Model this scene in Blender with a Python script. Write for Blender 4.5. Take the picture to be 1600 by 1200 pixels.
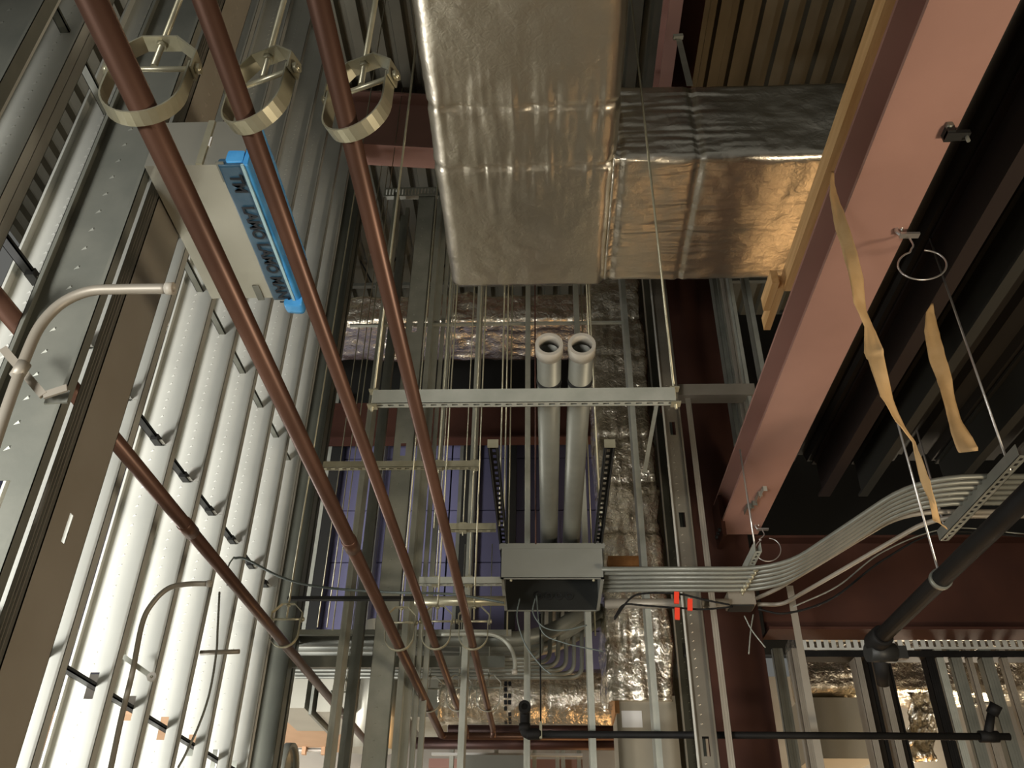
import bpy, math, random
from mathutils import Vector, Matrix, noise
random.seed(7)
for o in list(bpy.data.objects): bpy.data.objects.remove(o, do_unlink=True)
scn = bpy.context.scene
col = scn.collection
V = Vector
# ------------------------------------------------------------------ camera (orientation from the three vanishing points)
F = 1348.0
az = V((30, 2020, -F)).normalized()
ay = V((57, -900, -F)); ay = (ay - ay.dot(az) * az).normalized()
ax = ay.cross(az)
RM = Matrix((ax, ay, az))                 # camera vector -> world vector
cd = bpy.data.cameras.new('camera'); cam = bpy.data.objects.new('camera', cd); col.objects.link(cam)
cam.matrix_world = RM.to_4x4()
cd.sensor_width = 36.0; cd.lens = 36.0 * F / 1600.0; cd.clip_start = 0.02; cd.clip_end = 200
scn.camera = cam
FL = -1.6                                  # floor height (the eye is the origin)
# ------------------------------------------------------------------ world and lights
w = bpy.data.worlds.new('world'); scn.world = w; w.use_nodes = True
bg = w.node_tree.nodes['Background']; bg.inputs[0].default_value = (0.86, 0.86, 0.80, 1); bg.inputs[1].default_value = 0.145
def area(name, loc, target, size, power, colr, sy=None, spread=180):
    l = bpy.data.lights.new(name, 'AREA'); l.energy = power; l.color = colr; l.size = size; l.spread = math.radians(spread)
    if sy: l.shape = 'RECTANGLE'; l.size_y = sy
    o = bpy.data.objects.new(name, l); col.objects.link(o); o.location = loc
    o.rotation_euler = (V(target) - V(loc)).to_track_quat('-Z', 'Y').to_euler(); return o
area('daylight_opening', (-4.2, -2.4, -1.0), (-1.9, 5.5, 0.6), 3.4, 190, (1.0, 0.99, 0.95), 1.2, 60)
area('daylight_far_opening', (-6.5, 6.2, -0.6), (0.0, 8.8, 2.2), 3.0, 300, (0.99, 0.98, 0.95), 1.6)
area('work_light', (3.3, 0.9, -1.3), (1.6, 2.8, 2.8), 0.7, 125, (1.0, 0.85, 0.64))
area('orange_glow_panel', (2.3, 8.7, -1.35), (1.2, 4.2, 4.0), 2.8, 75, (1.0, 0.58, 0.25), 2.0)  # added unseen panel, gives the branch duct foil its orange reflection
area('work_light_far', (4.2, 9.3, 0.9), (2.4, 8.0, 2.6), 0.5, 60, (1.0, 0.84, 0.62))
scn.view_settings.view_transform = 'Standard'; scn.view_settings.look = 'None'
scn.view_settings.exposure = 0.0; scn.view_settings.gamma = 1.0
scn.view_settings.use_curve_mapping = False
# ------------------------------------------------------------------ helpers
def ray(px, py): return RM @ V((px - 800, 600 - py, -F))
def at(px, py, **k):
    r = ray(px, py); a, v = list(k.items())[0]
    return r * (v / r['XYZ'.index(a)])
def gx(u, Y, y=600): return at(u, y, Y=Y).x
WL = {}
def origin_of(o): return WL.get(o.name, V((0, 0, 0)))
class MB:
    def __init__(s): s.v = []; s.f = []; s.sm = []
    def face(s, pts, sm=False):
        n = len(s.v); s.v += [V(p) for p in pts]; s.f.append(tuple(range(n, n + len(pts)))); s.sm.append(sm); return s
    def box(s, x0, x1, y0, y1, z0, z1, M=None):
        n = len(s.v)
        P = [V((x, y, z)) for z in (z0, z1) for y in (y0, y1) for x in (x0, x1)]
        if M is not None: P = [M @ p for p in P]
        s.v += P
        for q in ((0, 2, 3, 1), (4, 5, 7, 6), (0, 1, 5, 4), (2, 6, 7, 3), (0, 4, 6, 2), (1, 3, 7, 5)):
            s.f.append(tuple(n + i for i in q)); s.sm.append(False)
        return s
    def bar(s, a, b, w, h, up=(0, 0, 1)):
        a = V(a); b = V(b); d = (b - a).normalized(); u = V(up)
        sd = d.cross(u)
        if sd.length < 1e-3: sd = d.cross(V((0, 1, 0)))
        sd.normalize(); u = sd.cross(d).normalized()
        M = Matrix((sd, d, u)).transposed().to_4x4(); M.translation = a
        return s.box(-w / 2, w / 2, 0, (b - a).length, -h / 2, h / 2, M)
    def tube(s, pts, r, seg=12, caps=True, hollow=0):
        pts = [V(p) for p in pts]; n0 = len(s.v); rings = len(pts); up = None
        for i, p in enumerate(pts):
            d = (pts[min(i + 1, rings - 1)] - pts[max(i - 1, 0)]).normalized()
            if up is None: up = d.orthogonal().normalized()
            up = (up - up.dot(d) * d).normalized(); sd = d.cross(up)
            rr = r[i] if isinstance(r, (list, tuple)) else r
            for k in range(seg):
                t = 2 * math.pi * k / seg
                s.v.append(p + rr * (math.cos(t) * up + math.sin(t) * sd))
        for i in range(rings - 1):
            for k in range(seg):
                a = n0 + i * seg + k; b = n0 + i * seg + (k + 1) % seg
                s.f.append((a, b, b + seg, a + seg)); s.sm.append(True)
        if caps:
            s.f.append(tuple(n0 + k for k in range(seg))[::-1]); s.sm.append(False)
            s.f.append(tuple(n0 + (rings - 1) * seg + k for k in range(seg))); s.sm.append(False)
        return s
    def pipe(s, a, b, r, ri, seg=24):      # open-ended pipe with wall thickness
        a = V(a); b = V(b); d = (b - a).normalized(); up = d.orthogonal().normalized(); sd = d.cross(up); n = len(s.v)
        for (p, rr) in ((a, r), (b, r), (b, ri), (a, ri)):
            for k in range(seg):
                t = 2 * math.pi * k / seg; s.v.append(p + rr * (math.cos(t) * up + math.sin(t) * sd))
        for i in range(4):
            for k in range(seg):
                j = (i + 1) % 4
                s.f.append((n + i * seg + k, n + i * seg + (k + 1) % seg, n + j * seg + (k + 1) % seg, n + j * seg + k)); s.sm.append(i in (0, 2))
        return s
def obj(name, mb, mat, parent=None, org=None):
    xs = [p.x for p in mb.v]; ys = [p.y for p in mb.v]; zs = [p.z for p in mb.v]
    c = V(org) if org is not None else V(((min(xs) + max(xs)) / 2, (min(ys) + max(ys)) / 2, (min(zs) + max(zs)) / 2))
    me = bpy.data.meshes.new(name); me.from_pydata([tuple(p - c) for p in mb.v], [], mb.f); me.validate()
    if len(me.polygons) == len(mb.sm): me.polygons.foreach_set('use_smooth', mb.sm)
    me.materials.append(mat); o = bpy.data.objects.new(name, me); col.objects.link(o)
    if parent: o.parent = parent; o.location = c - origin_of(parent)
    else: o.location = c
    WL[o.name] = c; return o
def tag(o, label, cat, group=None):
    o['label'] = label; o['category'] = cat
    if group: o['group'] = group
    return o
def thing(name, label, cat, loc=(0, 0, 0), group=None):
    o = bpy.data.objects.new(name, None); col.objects.link(o); o.location = loc; o.empty_display_size = .05
    WL[o.name] = V(loc)
    return tag(o, label, cat, group)
def struct(name, loc=(0, 0, 0)):
    o = bpy.data.objects.new(name, None); col.objects.link(o); o.location = loc; WL[o.name] = V(loc); o['kind'] = 'structure'; return o
def smooth_path(pts, n=8):                 # Catmull-Rom
    P = [V(p) for p in pts]; P = [2 * P[0] - P[1]] + P + [2 * P[-1] - P[-2]]; out = []
    for i in range(1, len(P) - 2):
        for k in range(n):
            t = k / n; a, b, c, d = P[i - 1:i + 3]
            out.append(.5 * ((2 * b) + (c - a) * t + (2 * a - 5 * b + 4 * c - d) * t * t + (3 * b - a - 3 * c + d) * t ** 3))
    return out + [P[-2]]
def fillet(pts, rad, n=7):                 # straight runs with rounded bends
    P = [V(p) for p in pts]; out = [P[0]]
    for i in range(1, len(P) - 1):
        a, b, c = P[i - 1], P[i], P[i + 1]; r = min(rad, (a - b).length * .45, (c - b).length * .45)
        s = b + (a - b).normalized() * r; e = b + (c - b).normalized() * r
        for k in range(n + 1):
            t = k / n; out.append((1 - t) ** 2 * s + 2 * t * (1 - t) * b + t * t * e)
    return out + [P[-1]]
# ------------------------------------------------------------------ materials
def mat(name, colr, rough=.5, metal=0.0, col2=None, nscale=6.0, bump=0.0, bscale=40.0, stretch=(1, 1, 1), detail=4, spec=.5, emis=None):
    m = bpy.data.materials.new(name); m.use_nodes = True; nt = m.node_tree; b = nt.nodes['Principled BSDF']
    b.inputs['Base Color'].default_value = (*colr, 1); b.inputs['Roughness'].default_value = rough; b.inputs['Metallic'].default_value = metal
    b.inputs['Specular IOR Level'].default_value = spec
    tc = nt.nodes.new('ShaderNodeTexCoord'); mp = nt.nodes.new('ShaderNodeMapping'); mp.inputs['Scale'].default_value = stretch
    nt.links.new(tc.outputs['Object'], mp.inputs['Vector'])
    if col2:
        n = nt.nodes.new('ShaderNodeTexNoise'); n.inputs['Scale'].default_value = nscale; n.inputs['Detail'].default_value = detail
        nt.links.new(mp.outputs[0], n.inputs['Vector'])
        cr = nt.nodes.new('ShaderNodeValToRGB'); cr.color_ramp.elements[0].position = .35; cr.color_ramp.elements[1].position = .65
        cr.color_ramp.elements[0].color = (*colr, 1); cr.color_ramp.elements[1].color = (*col2, 1)
        nt.links.new(n.outputs['Fac'], cr.inputs[0]); nt.links.new(cr.outputs[0], b.inputs['Base Color'])
    if bump:
        n2 = nt.nodes.new('ShaderNodeTexNoise'); n2.inputs['Scale'].default_value = bscale; n2.inputs['Detail'].default_value = 3
        nt.links.new(mp.outputs[0], n2.inputs['Vector'])
        bp = nt.nodes.new('ShaderNodeBump'); bp.inputs['Strength'].default_value = bump; bp.inputs['Distance'].default_value = .01
        nt.links.new(n2.outputs['Fac'], bp.inputs['Height']); nt.links.new(bp.outputs[0], b.inputs['Normal'])
    if emis:
        b.inputs['Emission Color'].default_value = (*emis[0], 1); b.inputs['Emission Strength'].default_value = emis[1]
    return m
GALV = mat('galvanised_steel', (.40, .41, .35), .45, .3, (.48, .485, .42), 9, .06, 60)
GALVS = mat('galvanised_stud', (.54, .54, .49), .5, .12, (.60, .60, .545), 3, .02, 20)
GALVD = mat('galvanised_stud_dull', (.19, .195, .165), .45, .4, (.25, .25, .21), 5, .06, 40)
GALVB = mat('galvanised_brownish', (.30, .265, .21), .5, .3, (.34, .305, .25), 3, .03, 20)
ZINC = mat('zinc_plated', (.50, .47, .34), .34, .6, (.42, .39, .27), 14)
COPPER = mat('copper', (.085, .041, .026), .38, .45, (.12, .058, .036), 7, 0, 40, (1, .3, 1))
COPPERD = mat('copper_dull', (.05, .020, .014), .45, .4, (.075, .028, .018), 5)
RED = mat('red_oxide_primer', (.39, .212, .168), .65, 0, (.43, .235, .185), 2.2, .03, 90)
REDD = mat('red_oxide_shaded', (.046, .018, .012), .75, 0, (.062, .024, .015), 2.5, .03, 60, (1, 1, 1), 4, .2)  # shaded copy of the primer, shade put into the colour
BLACKP = mat('black_iron', (.005, .0045, .004), .65, .0, (.009, .008, .007), 8, 0, 40, (1, 1, 1), 4, .22)
GALVX = mat('shade_grey_joist', (.028, .026, .019), .8, 0)  # joist metal darkened in place of the shade under the mezzanine
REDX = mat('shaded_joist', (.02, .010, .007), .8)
EDGE = mat('daylit_lip_zinc', (.62, .61, .55), .35, .3)  # brighter copy of the stud metal, daylight painted onto the lips
BASEM = mat('block_wall', (.40, .37, .32), .8, 0, (.35, .32, .27), 2)
GALVR = mat('galvanised_brown', (.17, .145, .11), .4, .5, (.26, .24, .19), 2.5)  # brown, mottled stud tone
GALVE = mat('galvanised_dark', (.12, .125, .10), .45, .4, (.15, .155, .125), 3)  # darker stud tone
PIPEG = mat('rigid_conduit', (.19, .19, .16), .45, .4, (.24, .24, .20), 4)
DARK = mat('dark_metal', (.03, .03, .028), .5, .4)
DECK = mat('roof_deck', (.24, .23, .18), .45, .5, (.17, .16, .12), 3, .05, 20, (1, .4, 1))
DECKD = mat('mezzanine_deck_shaded', (.013, .010, .006), .7, .0, (.009, .007, .005), 2)  # deck colour darkened to hold the shade on the right
WOOD = mat('pine', (.72, .45, .20), .6, 0, (.60, .34, .13), 6, .1, 30, (6, .5, 6))
WOODB = mat('tan_board', (.62, .40, .24), .7, 0, (.55, .34, .20), 3)
PURPLE = mat('purple_sheathing', (.17, .165, .285), .65, 0, (.15, .145, .26), 1.2)
CONC = mat('concrete', (.42, .385, .32), .8, 0, (.36, .33, .27), 1.5, .1, 20)
WHITEW = mat('white_sill', (.62, .60, .55), .6)
GREYP = mat('grey_enamel', (.24, .245, .215), .42, .1, (.26, .262, .23), 4)
INT = mat('box_interior', (.022, .023, .02), .5, .1)
PVC = mat('plastic_bushing', (.42, .385, .32), .5)
SHEET = mat('sheet_metal', (.50, .48, .40), .38, .7, (.44, .42, .35), 2.5, .03, 8)
TAN = mat('tan_sheet_metal', (.42, .37, .28), .45, .5, (.37, .33, .25), 2)
BLUE = mat('blue_film', (.035, .26, .62), .25, 0, (.09, .38, .75), 9, .3, 18)
BLUED = mat('dark_blue_film', (.03, .075, .12), .3, 0, (.05, .11, .16), 8, .2, 20)
INK = mat('print_and_bore_black', (.006, .008, .012), .6)  # print ink, also the painted shade inside the big conduits
TAPE = mat('masking_paper', (.70, .46, .22), .7, 0, (.62, .39, .17), 10, .15, 25)
REDT = mat('red_tape', (.75, .05, .02), .4)
WIRE = mat('wire_steel', (.60, .57, .54), .3, .8)
CABLE = mat('grey_cable', (.10, .12, .11), .5, .2)
WHITEL = mat('white_label', (.75, .73, .70), .6)
ORANGE = mat('fiberglass_edge', (.45, .22, .08), .8, 0, (.36, .17, .06), 20)
def foilmat(name, c, rough, bs):
    m = mat(name, c, rough, 1.0)
    nt = m.node_tree; b = nt.nodes['Principled BSDF']; tc = nt.nodes.new('ShaderNodeTexCoord')
    vo = nt.nodes.new('ShaderNodeTexVoronoi'); vo.inputs['Scale'].default_value = 9; vo.feature = 'SMOOTH_F1'
    no = nt.nodes.new('ShaderNodeTexNoise'); no.inputs['Scale'].default_value = 22; no.inputs['Detail'].default_value = 8; no.inputs['Distortion'].default_value = 1.2
    mx = nt.nodes.new('ShaderNodeMath'); mx.operation = 'ADD'
    nt.links.new(tc.outputs['Object'], vo.inputs['Vector']); nt.links.new(tc.outputs['Object'], no.inputs['Vector'])
    nt.links.new(vo.outputs['Distance'], mx.inputs[0]); nt.links.new(no.outputs['Fac'], mx.inputs[1])
    bp = nt.nodes.new('ShaderNodeBump'); bp.inputs['Strength'].default_value = bs; bp.inputs['Distance'].default_value = .02
    nt.links.new(mx.outputs[0], bp.inputs['Height']); nt.links.new(bp.outputs[0], b.inputs['Normal']); return m
FOIL = foilmat('foil_wrap', (.86, .79, .66), .33, .13)
FOILC = foilmat('foil_wrap_crumpled', (.86, .79, .66), .26, .6)
# ------------------------------------------------------------------ setting: floor, walls, roof
obj('floor', MB().box(-9, 7, -6, 10.4, FL - .2, FL), CONC)['kind'] = 'structure'
ZD = 7.9
ceil = struct('ceiling', (0, 0, ZD))
def deck_panel(parent, x0, n, p, h, y0, y1, z, m):
    mb = MB(); prof = []
    for i in range(n):
        b = x0 + i * p
        prof += [(b, z), (b + p * .50, z), (b + p * .60, z + h), (b + p * .90, z + h)]
    prof.append((x0 + n * p, z))
    for i in range(len(prof) - 1):
        (xa, za), (xb, zb) = prof[i], prof[i + 1]
        mb.face([(xa, y0, za), (xa, y1, za), (xb, y1, zb), (xb, y0, zb)])
        mb.face([(xa, y0, za + .004), (xb, y0, zb + .004), (xb, y1, zb + .004), (xa, y1, za + .004)])
    return obj('deck_panel', mb, m, parent)
for i in range(16): deck_panel(ceil, -7.0 + i * .88, 4, .22, .085, -1.0, 10.2, ZD, DECK)
up = struct('ceiling.001', (3.5, 4, 3.5)); 
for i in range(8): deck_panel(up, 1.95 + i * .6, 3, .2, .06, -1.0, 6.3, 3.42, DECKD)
# back wall with purple sheathing
wb = struct('wall_back', (0, 10, 0))
jz = [2.7, 3.2, 4.05, 4.75, 5.5, 6.35]
for i in range(len(jz) - 1):
    x = -8.4
    while x < .6:
        obj('sheathing_panel', MB().box(x, x + 2.38, 10.0, 10.04, jz[i] + .008, jz[i + 1] - .008), PURPLE, wb); x += 2.4
obj('wall_base', MB().box(-9, 7, 10.05, 10.2, FL, 2.7), BASEM, wb)
obj('wall_top', MB().box(-9, 7, 10.06, 10.2, 2.95, 7.9), DARK, wb)
obj('window_sill', MB().box(-8.5, -2.7, 9.86, 10.0, 3.0, 3.18), WHITEW, wb)
for (px, wd, m) in ((528, .13, DARK), (518, .05, GALV), (735, .16, DARK), (723, .05, GALVD), (600, .05, GALVD), (800, .12, DARK), (865, .05, GALVD)):
    x = at(px, 700, Y=9.8).x
    obj('wall_post', MB().box(x - wd / 2, x + wd / 2, 9.75, 9.95, 2.9, 6.4), m, wb)
obj('added_wall_right', MB().box(6.6, 6.8, -6, 10, FL, 7.9), CONC)['kind'] = 'structure'  # unseen wall, added to keep light from the right off the mezzanine
# ------------------------------------------------------------------ C-studs
def cstud(mb, X0, W, Yw, F_, z0, z1, face=-1, holes=(), dimple=0, ribs=False, t=.0022, rot=None):
    """web from X0 to X0+W at y=Yw, flanges reach Yw+face*F_, lips turned inward"""
    def B(a, b, c, d, e, f):
        if rot is None: mb.box(a, b, min(c, d), max(c, d), e, f)
        else: mb.box(a, b, min(c, d), max(c, d), e, f, rot)
    hw = min(.02, W * .2); cx = X0 + W / 2; hs = sorted(h for h in holes if z0 < h < z1)
    if hs:
        B(X0, cx - hw, Yw, Yw + t, z0, z1); B(cx + hw, X0 + W, Yw, Yw + t, z0, z1); z = z0
        for h in hs: B(cx - hw, cx + hw, Yw, Yw + t, z, h - .055); z = h + .055
        B(cx - hw, cx + hw, Yw, Yw + t, z, z1)
    else: B(X0, X0 + W, Yw, Yw + t, z0, z1)
    for x in (X0, X0 + W - t): B(x, x + t, Yw, Yw + face * F_, z0, z1)
    B(X0, X0 + .013, Yw + face * F_, Yw + face * (F_ - t), z0, z1); B(X0 + W - .013, X0 + W, Yw + face * F_, Yw + face * (F_ - t), z0, z1)
    if ribs:
        for k in (.3, .5, .7): B(X0 - .002, X0, Yw + face * F_ * (k - .05), Yw + face * F_ * (k + .05), z0, z1)
    if dimple:
        z = z0 + .03; dx = cx - W * .1
        while z < z1:
            if all(abs(z - h) > .08 for h in hs):
                s = .008; h_ = .0035
                c = [V((dx - s, Yw, z - s)), V((dx + s, Yw, z - s * .3)), V((dx + s, Yw, z + s)), V((dx - s, Yw, z + s * .3))]; a = V((dx + s * .5, Yw - h_, z + s * .5))
                if rot is not None: c = [rot @ q for q in c]; a = rot @ a
                for i in range(4): mb.face([c[i], c[(i + 1) % 4], a])
            z += dimple
# left wall: 8 inch studs 16 inches apart; bridging bars run through the punchouts
XW = -1.82; TOP = 6.78
wl = struct('wall_left', (XW, 4, FL))
BZ = [at(225, 1120, X=XW - .1).z, 2.12 * 1.0, at(295, 420, X=XW - .1).z]
HOLES = tuple(BZ)
ys = [1.02, 1.126, 1.35, 1.572, 1.794, 2.022, 2.239, 2.467, 2.692, 2.914, 3.10]
ZTOP = 6.78
for i, k in enumerate(ys):
    mb = MB(); Y = -XW * k
    cstud(mb, XW - .203, .203, Y, .045, FL, ZTOP, -1, HOLES[:1], .05 if i < 9 else .09)
    if i == 1:                                                   # doubled stud, back to back
        cstud(mb, XW - .203, .203, Y + .003, .05, FL, ZTOP, 1, HOLES[:1], 0)
    obj('steel_stud', mb, GALVS, wl)
mb = MB(); cstud(mb, XW - .16, .20, -XW * 3.34, .10, FL, ZTOP - .1, -1); cstud(mb, XW - .16, .20, -XW * 3.36, .06, FL, ZTOP - .1, 1)
obj('end_post', mb, GALVE, wl)
obj('top_track', MB().box(XW - .21, XW + .01, 1.5, -XW * 3.36, ZTOP, ZTOP + .003).box(XW + .006, XW + .009, 1.5, -XW * 3.36, ZTOP - .05, ZTOP), GALV, wl)
obj('bottom_track', MB().box(XW - .21, XW + .01, 1.5, -XW * 3.36, FL, FL + .003).box(XW + .006, XW + .009, 1.5, -XW * 3.36, FL, FL + .05), GALV, wl)
for z in BZ:
    obj('bridging_bar', MB().box(XW - .12, XW - .082, 1.7, 5.75, z - .006, z + .0).box(XW - .12, XW - .117, 1.7, 5.75, z - .006, z + .012).box(XW - .085, XW - .082, 1.7, 5.75, z - .006, z + .012), DARK if z < 3 else GALVD, wl)
for i, k in enumerate(ys[2:]):
    Y = -XW * k - .002
    o = obj('clip_angle', MB().box(XW - .085, XW - .01, Y - .006, Y, BZ[1] - .01, BZ[1] + .075).box(XW - .10, XW - .06, Y - .05, Y, BZ[1] - .01, BZ[1] - .006).tube([(XW - .05, Y - .007, BZ[1] + .04), (XW - .05, Y - .003, BZ[1] + .04)], .005, 6), WHITEW, wl)
    obj('clip_bolt', MB().box(XW - .11, XW - .075, Y - .075, Y - .01, BZ[1] - .02, BZ[1] + .012), DARK, wl)
# near studs standing in front of that wall
XF = -1.22
def near_stud(label, X0, W, Yw, F_, m, holes, dimple, rot=None, ribs=False, face=-1):
    mb = MB(); cstud(mb, X0, W, Yw, F_, FL, ZTOP, face, holes, dimple, ribs, rot=rot)
    return tag(obj('steel_stud', mb, m, None), label, 'stud')
near_stud('wide grey near stud with raised dimples, behind the bent conduit at left edge', -.6713 * 1.848 - .2 + .012, .2, 1.848, .032, GALVD, (at(10, 782, Y=1.848).z,), .075)
# brown stud: its web faces the room, ribbed flange faces the camera
Ya = XF / -.6362; Yb = XF / -.5814
Rz = Matrix.Translation((XF, Ya, 0)) @ Matrix.Rotation(math.radians(90), 4, 'Z')
mb = MB()
hz = at(105, 825, X=XF).z; LW = Yb - Ya; t = .0025
cy = at(105, 825, X=XF).y
mb.box(XF - t, XF, Ya, cy - .008, FL, ZTOP).box(XF - t, XF, cy + .012, Yb, FL, ZTOP).box(XF - t, XF, cy - .008, cy + .012, FL, hz - .04).box(XF - t, XF, cy - .008, cy + .012, hz + .04, ZTOP)
mb.box(XF - .042, XF, Ya, Ya + t, FL, ZTOP).box(XF - .042, XF, Yb - t, Yb, FL, ZTOP).box(XF - .042, XF - .04, Ya, Ya + .013, FL, ZTOP)
for k in (.3, .5, .7): mb.box(XF - .042 * k - .0015, XF - .042 * k + .0015, Ya - .0012, Ya, FL, ZTOP)
z = 2.4
while z < ZTOP:
    c = V((XF, (Ya + Yb) / 2, z)); mb.face([c + V((0, -.012, 0)), c + V((0, .004, .012)), c + V((.005, .006, 0))]).face([c + V((0, -.012, 0)), c + V((.005, .006, 0)), c + V((0, .004, -.012))]); z += .06
tag(obj('steel_stud', mb, GALVB), 'brownish near stud turned sideways, ribbed narrow face, copper pipe passes behind it', 'stud')
# leftmost near stud
near_stud('leftmost near stud, cut by the top left corner of the frame', -1.82 * 1.0 - .27 + .1, .27, 1.82 * .958, .05, GALVD, (), .075)
# middle stud wall (posts facing the camera, across the room)
YC = 5.69
wm = struct('wall_middle', (0, YC, FL))
ZC = at(640, 300, Y=YC).z
for u in (583, 664, 744, 824.5, 905.5, 985.5):
    x = gx(u, YC); mb = MB()
    s = 1 if u < 850 else -1
    # flange faces the camera
    mb.box(x - .0195, x + .0195, YC, YC + .002, FL, ZC)
    for k in (-.35, 0, .35): mb.box(x + .0195 * k - .0012, x + .0195 * k + .0012, YC - .0015, YC, FL, ZC)
    mb.box(x + s * .0195 - .001, x + s * .0195 + .001, YC, YC + .15, FL, ZC).box(x - .0195, x + .0195, YC + .148, YC + .15, FL, ZC)
    obj('steel_stud', mb, GALV, wm)
xa, xb = gx(626, YC + .05), gx(655, YC + .05)
mb = MB(); cstud(mb, xa, xb - xa, YC + .02, .05, FL, ZC, 1, (at(630, 700, Y=YC).z, at(647, 508, Y=YC).z), .1); obj('jamb_stud', mb, GALV, wm)
xa2 = gx(669, YC + .1); mb = MB().box(xa2, xa2 + .055, YC + .1, YC + .12, FL, ZC).box(xa2 + .06, xa2 + .09, YC + .16, YC + .2, FL, ZC).box(xa2 + .1, xa2 + .135, YC + .22, YC + .26, FL, ZC); obj('jamb_stud', mb, GALV, wm)
xb2 = gx(603, YC + .2); mb = MB().box(xb2, xb2 + .035, YC + .2, YC + .26, FL, ZC).box(xb2 - .06, xb2 - .02, YC + .3, YC + .34, FL, ZC); obj('jamb_stud', mb, GALVD, wm)
zb = at(750, 499, Y=YC).z; obj('bridging_bar', MB().box(gx(530, YC), gx(985, YC), YC + .05, YC + .08, zb - .008, zb + .008), GALV, wm)
def slotted_track(parent, x0, x1, Y, z, h, pitch, m):
    mb = MB(); mb.box(x0, x1, Y, Y + .15, z - .003, z).box(x0, x1, Y, Y + .003, z - h * .18, z).box(x0, x1, Y, Y + .003, z - h, z - h * .85)
    x = x0
    while x < x1 - pitch: mb.box(x, x + pitch * .62, Y, Y + .003, z - h * .85, z - h * .18); x += pitch
    return obj('slotted_track', mb, m, parent)
slotted_track(wm, gx(560, YC), gx(985, YC), YC, ZC + .06, .11, .03, GALV)
# right stud wall, receding, X = 1.0
wr = struct('wall_side', (1.0, 6.5, FL))
for i, (u, k) in enumerate(((994, 7.76), (1003.5, 7.287), (1017, 6.705))):
    mb = MB(); cstud(mb, 1.0, .15, 1.0 * k, .04, FL, 7.0, -1, (2.0, 4.2), .06); so = obj('steel_stud', mb, GALVE, wr); obj('daylit_lip', MB().box(.998, 1.010, k - .043, k - .0405, FL, 7.0), EDGE, so)  # thin strips over the stud lips carry the daylight in their colour
mb = MB(); cstud(mb, .1615 * 5.4, .128, 5.42, .03, FL, 7.0, -1, (at(1110, 1165, Y=5.4).z, at(1057, 667, Y=5.4).z, at(1070, 810, Y=5.4).z), .055, True); so = obj('steel_stud', mb, GALVR, wr); obj('daylit_lip', MB().box(.868, .880, 5.386, 5.389, FL, 7.0), EDGE, so)
xs = gx(1068, 5.5); zt = at(1070, 622, Y=5.5).z
mb = MB().box(xs, xs + .042, 5.5, 5.502, FL, zt).box(xs + .04, xs + .042, 5.5, 5.64, FL, zt).box(xs + .012, xs + .014, 5.497, 5.5, FL, zt).box(xs + .028, xs + .03, 5.497, 5.5, FL, zt); obj('steel_stud', mb, GALVB, wr)
h0 = at(1055, 608, Y=5.5); h1 = at(1180, 604, Y=5.5)
obj('header_track', MB().box(h0.x, h1.x, 5.5, 5.503, h0.z - .05, h0.z).box(h0.x, h1.x, 5.5, 5.62, h0.z - .053, h0.z - .05).box(h0.x + .03, h1.x, 5.515, 5.518, h0.z, h0.z + .055), GALVB, wr)
for (u, Y, wd, m) in ((1168, 5.52, .03, GALV), (1160, 5.6, .03, GALVB), (1150, 5.75, .035, GALVD), (1196, 5.6, .04, GALV), (1143, 5.8, .05, GALVD)):
    x = gx(u, Y); obj('steel_stud', MB().box(x - wd / 2, x + wd / 2, Y, Y + .002, (h0.z - .85 if u < 1190 else h0.z - .05), 7).box(x - wd / 2, x - wd / 2 + .002, Y, Y + .12, (h0.z - .85 if u < 1190 else h0.z - .05), 7), m, wr)
# diagonal brace strap in front of the right studs
a = at(1030, 610, Y=5.3); b = at(1007, 738, Y=5.3)
obj('brace_strap', MB().bar(a, b, .006, .028, (1, 0, 0)), GALV, wr)
# ------------------------------------------------------------------ steel
def wbeam(name, a, b, d, bf, m, label, tf=.02, tw=.014, parts=()):
    a = V(a); b = V(b); mb = MB(); up = V((0, 0, 1))
    mb.bar(a + up * tf / 2, b + up * tf / 2, bf, tf).bar(a + up * (d - tf / 2), b + up * (d - tf / 2), bf, tf).bar(a + up * d / 2, b + up * d / 2, tw, d - 2 * tf)
    return tag(obj(name, mb, m), label, 'beam')
ZB = 2.8
bxl = at(1450, 0, Z=ZB).x; bxr = at(1592, 0, Z=ZB).x; bc = (bxl + bxr) / 2 + .005
mb_y1 = 6.35
wbeam('steel_beam', (bc, -1.5, ZB), (bc, mb_y1, ZB), .26, bxr - bxl, RED, 'big salmon-red steel beam running diagonally down the right side')
# column at its end
cx0, cx1 = gx(1056, 6.45), gx(1130, 6.45)
mb = MB().box(cx0, cx1, 6.4, 6.425, FL, 7.6).box(cx0, cx1, 6.73, 6.755, FL, 7.6).box((cx0 + cx1) / 2 - .008, (cx0 + cx1) / 2 + .008, 6.42, 6.74, FL, 7.6)
ct = thing('steel_column', 'dark red steel column behind the right-hand studs, carrying the salmon beam', 'column', ((cx0 + cx1) / 2, 6.6, FL))
obj('column_shaft', mb, REDD, ct)
mb = MB(); x = gx(1150, 6.3); 
obj('end_plate', MB().box(bc - .17, bc - .14, 6.1, 6.36, ZB - .12, ZB + .22), REDD, ct)
for k in range(3):
    obj('bolt', MB().tube([(bc - .19, 6.15 + k * .07, ZB - .05), (bc - .13, 6.15 + k * .07, ZB - .05)], .016, 6), DARK, ct)
# cross beam on the right (dark red) below the mezzanine
p0 = at(1235, 985, Y=6.5); p1 = at(1600, 985, Y=6.5); zt_ = at(1500, 838, Y=6.5).z
wbeam('steel_beam', (1.68, 6.6, p0.z), (6.2, 6.6, p0.z), zt_ - p0.z, .26, REDD, 'deep dark red cross beam at lower right above the slotted track')
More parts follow.
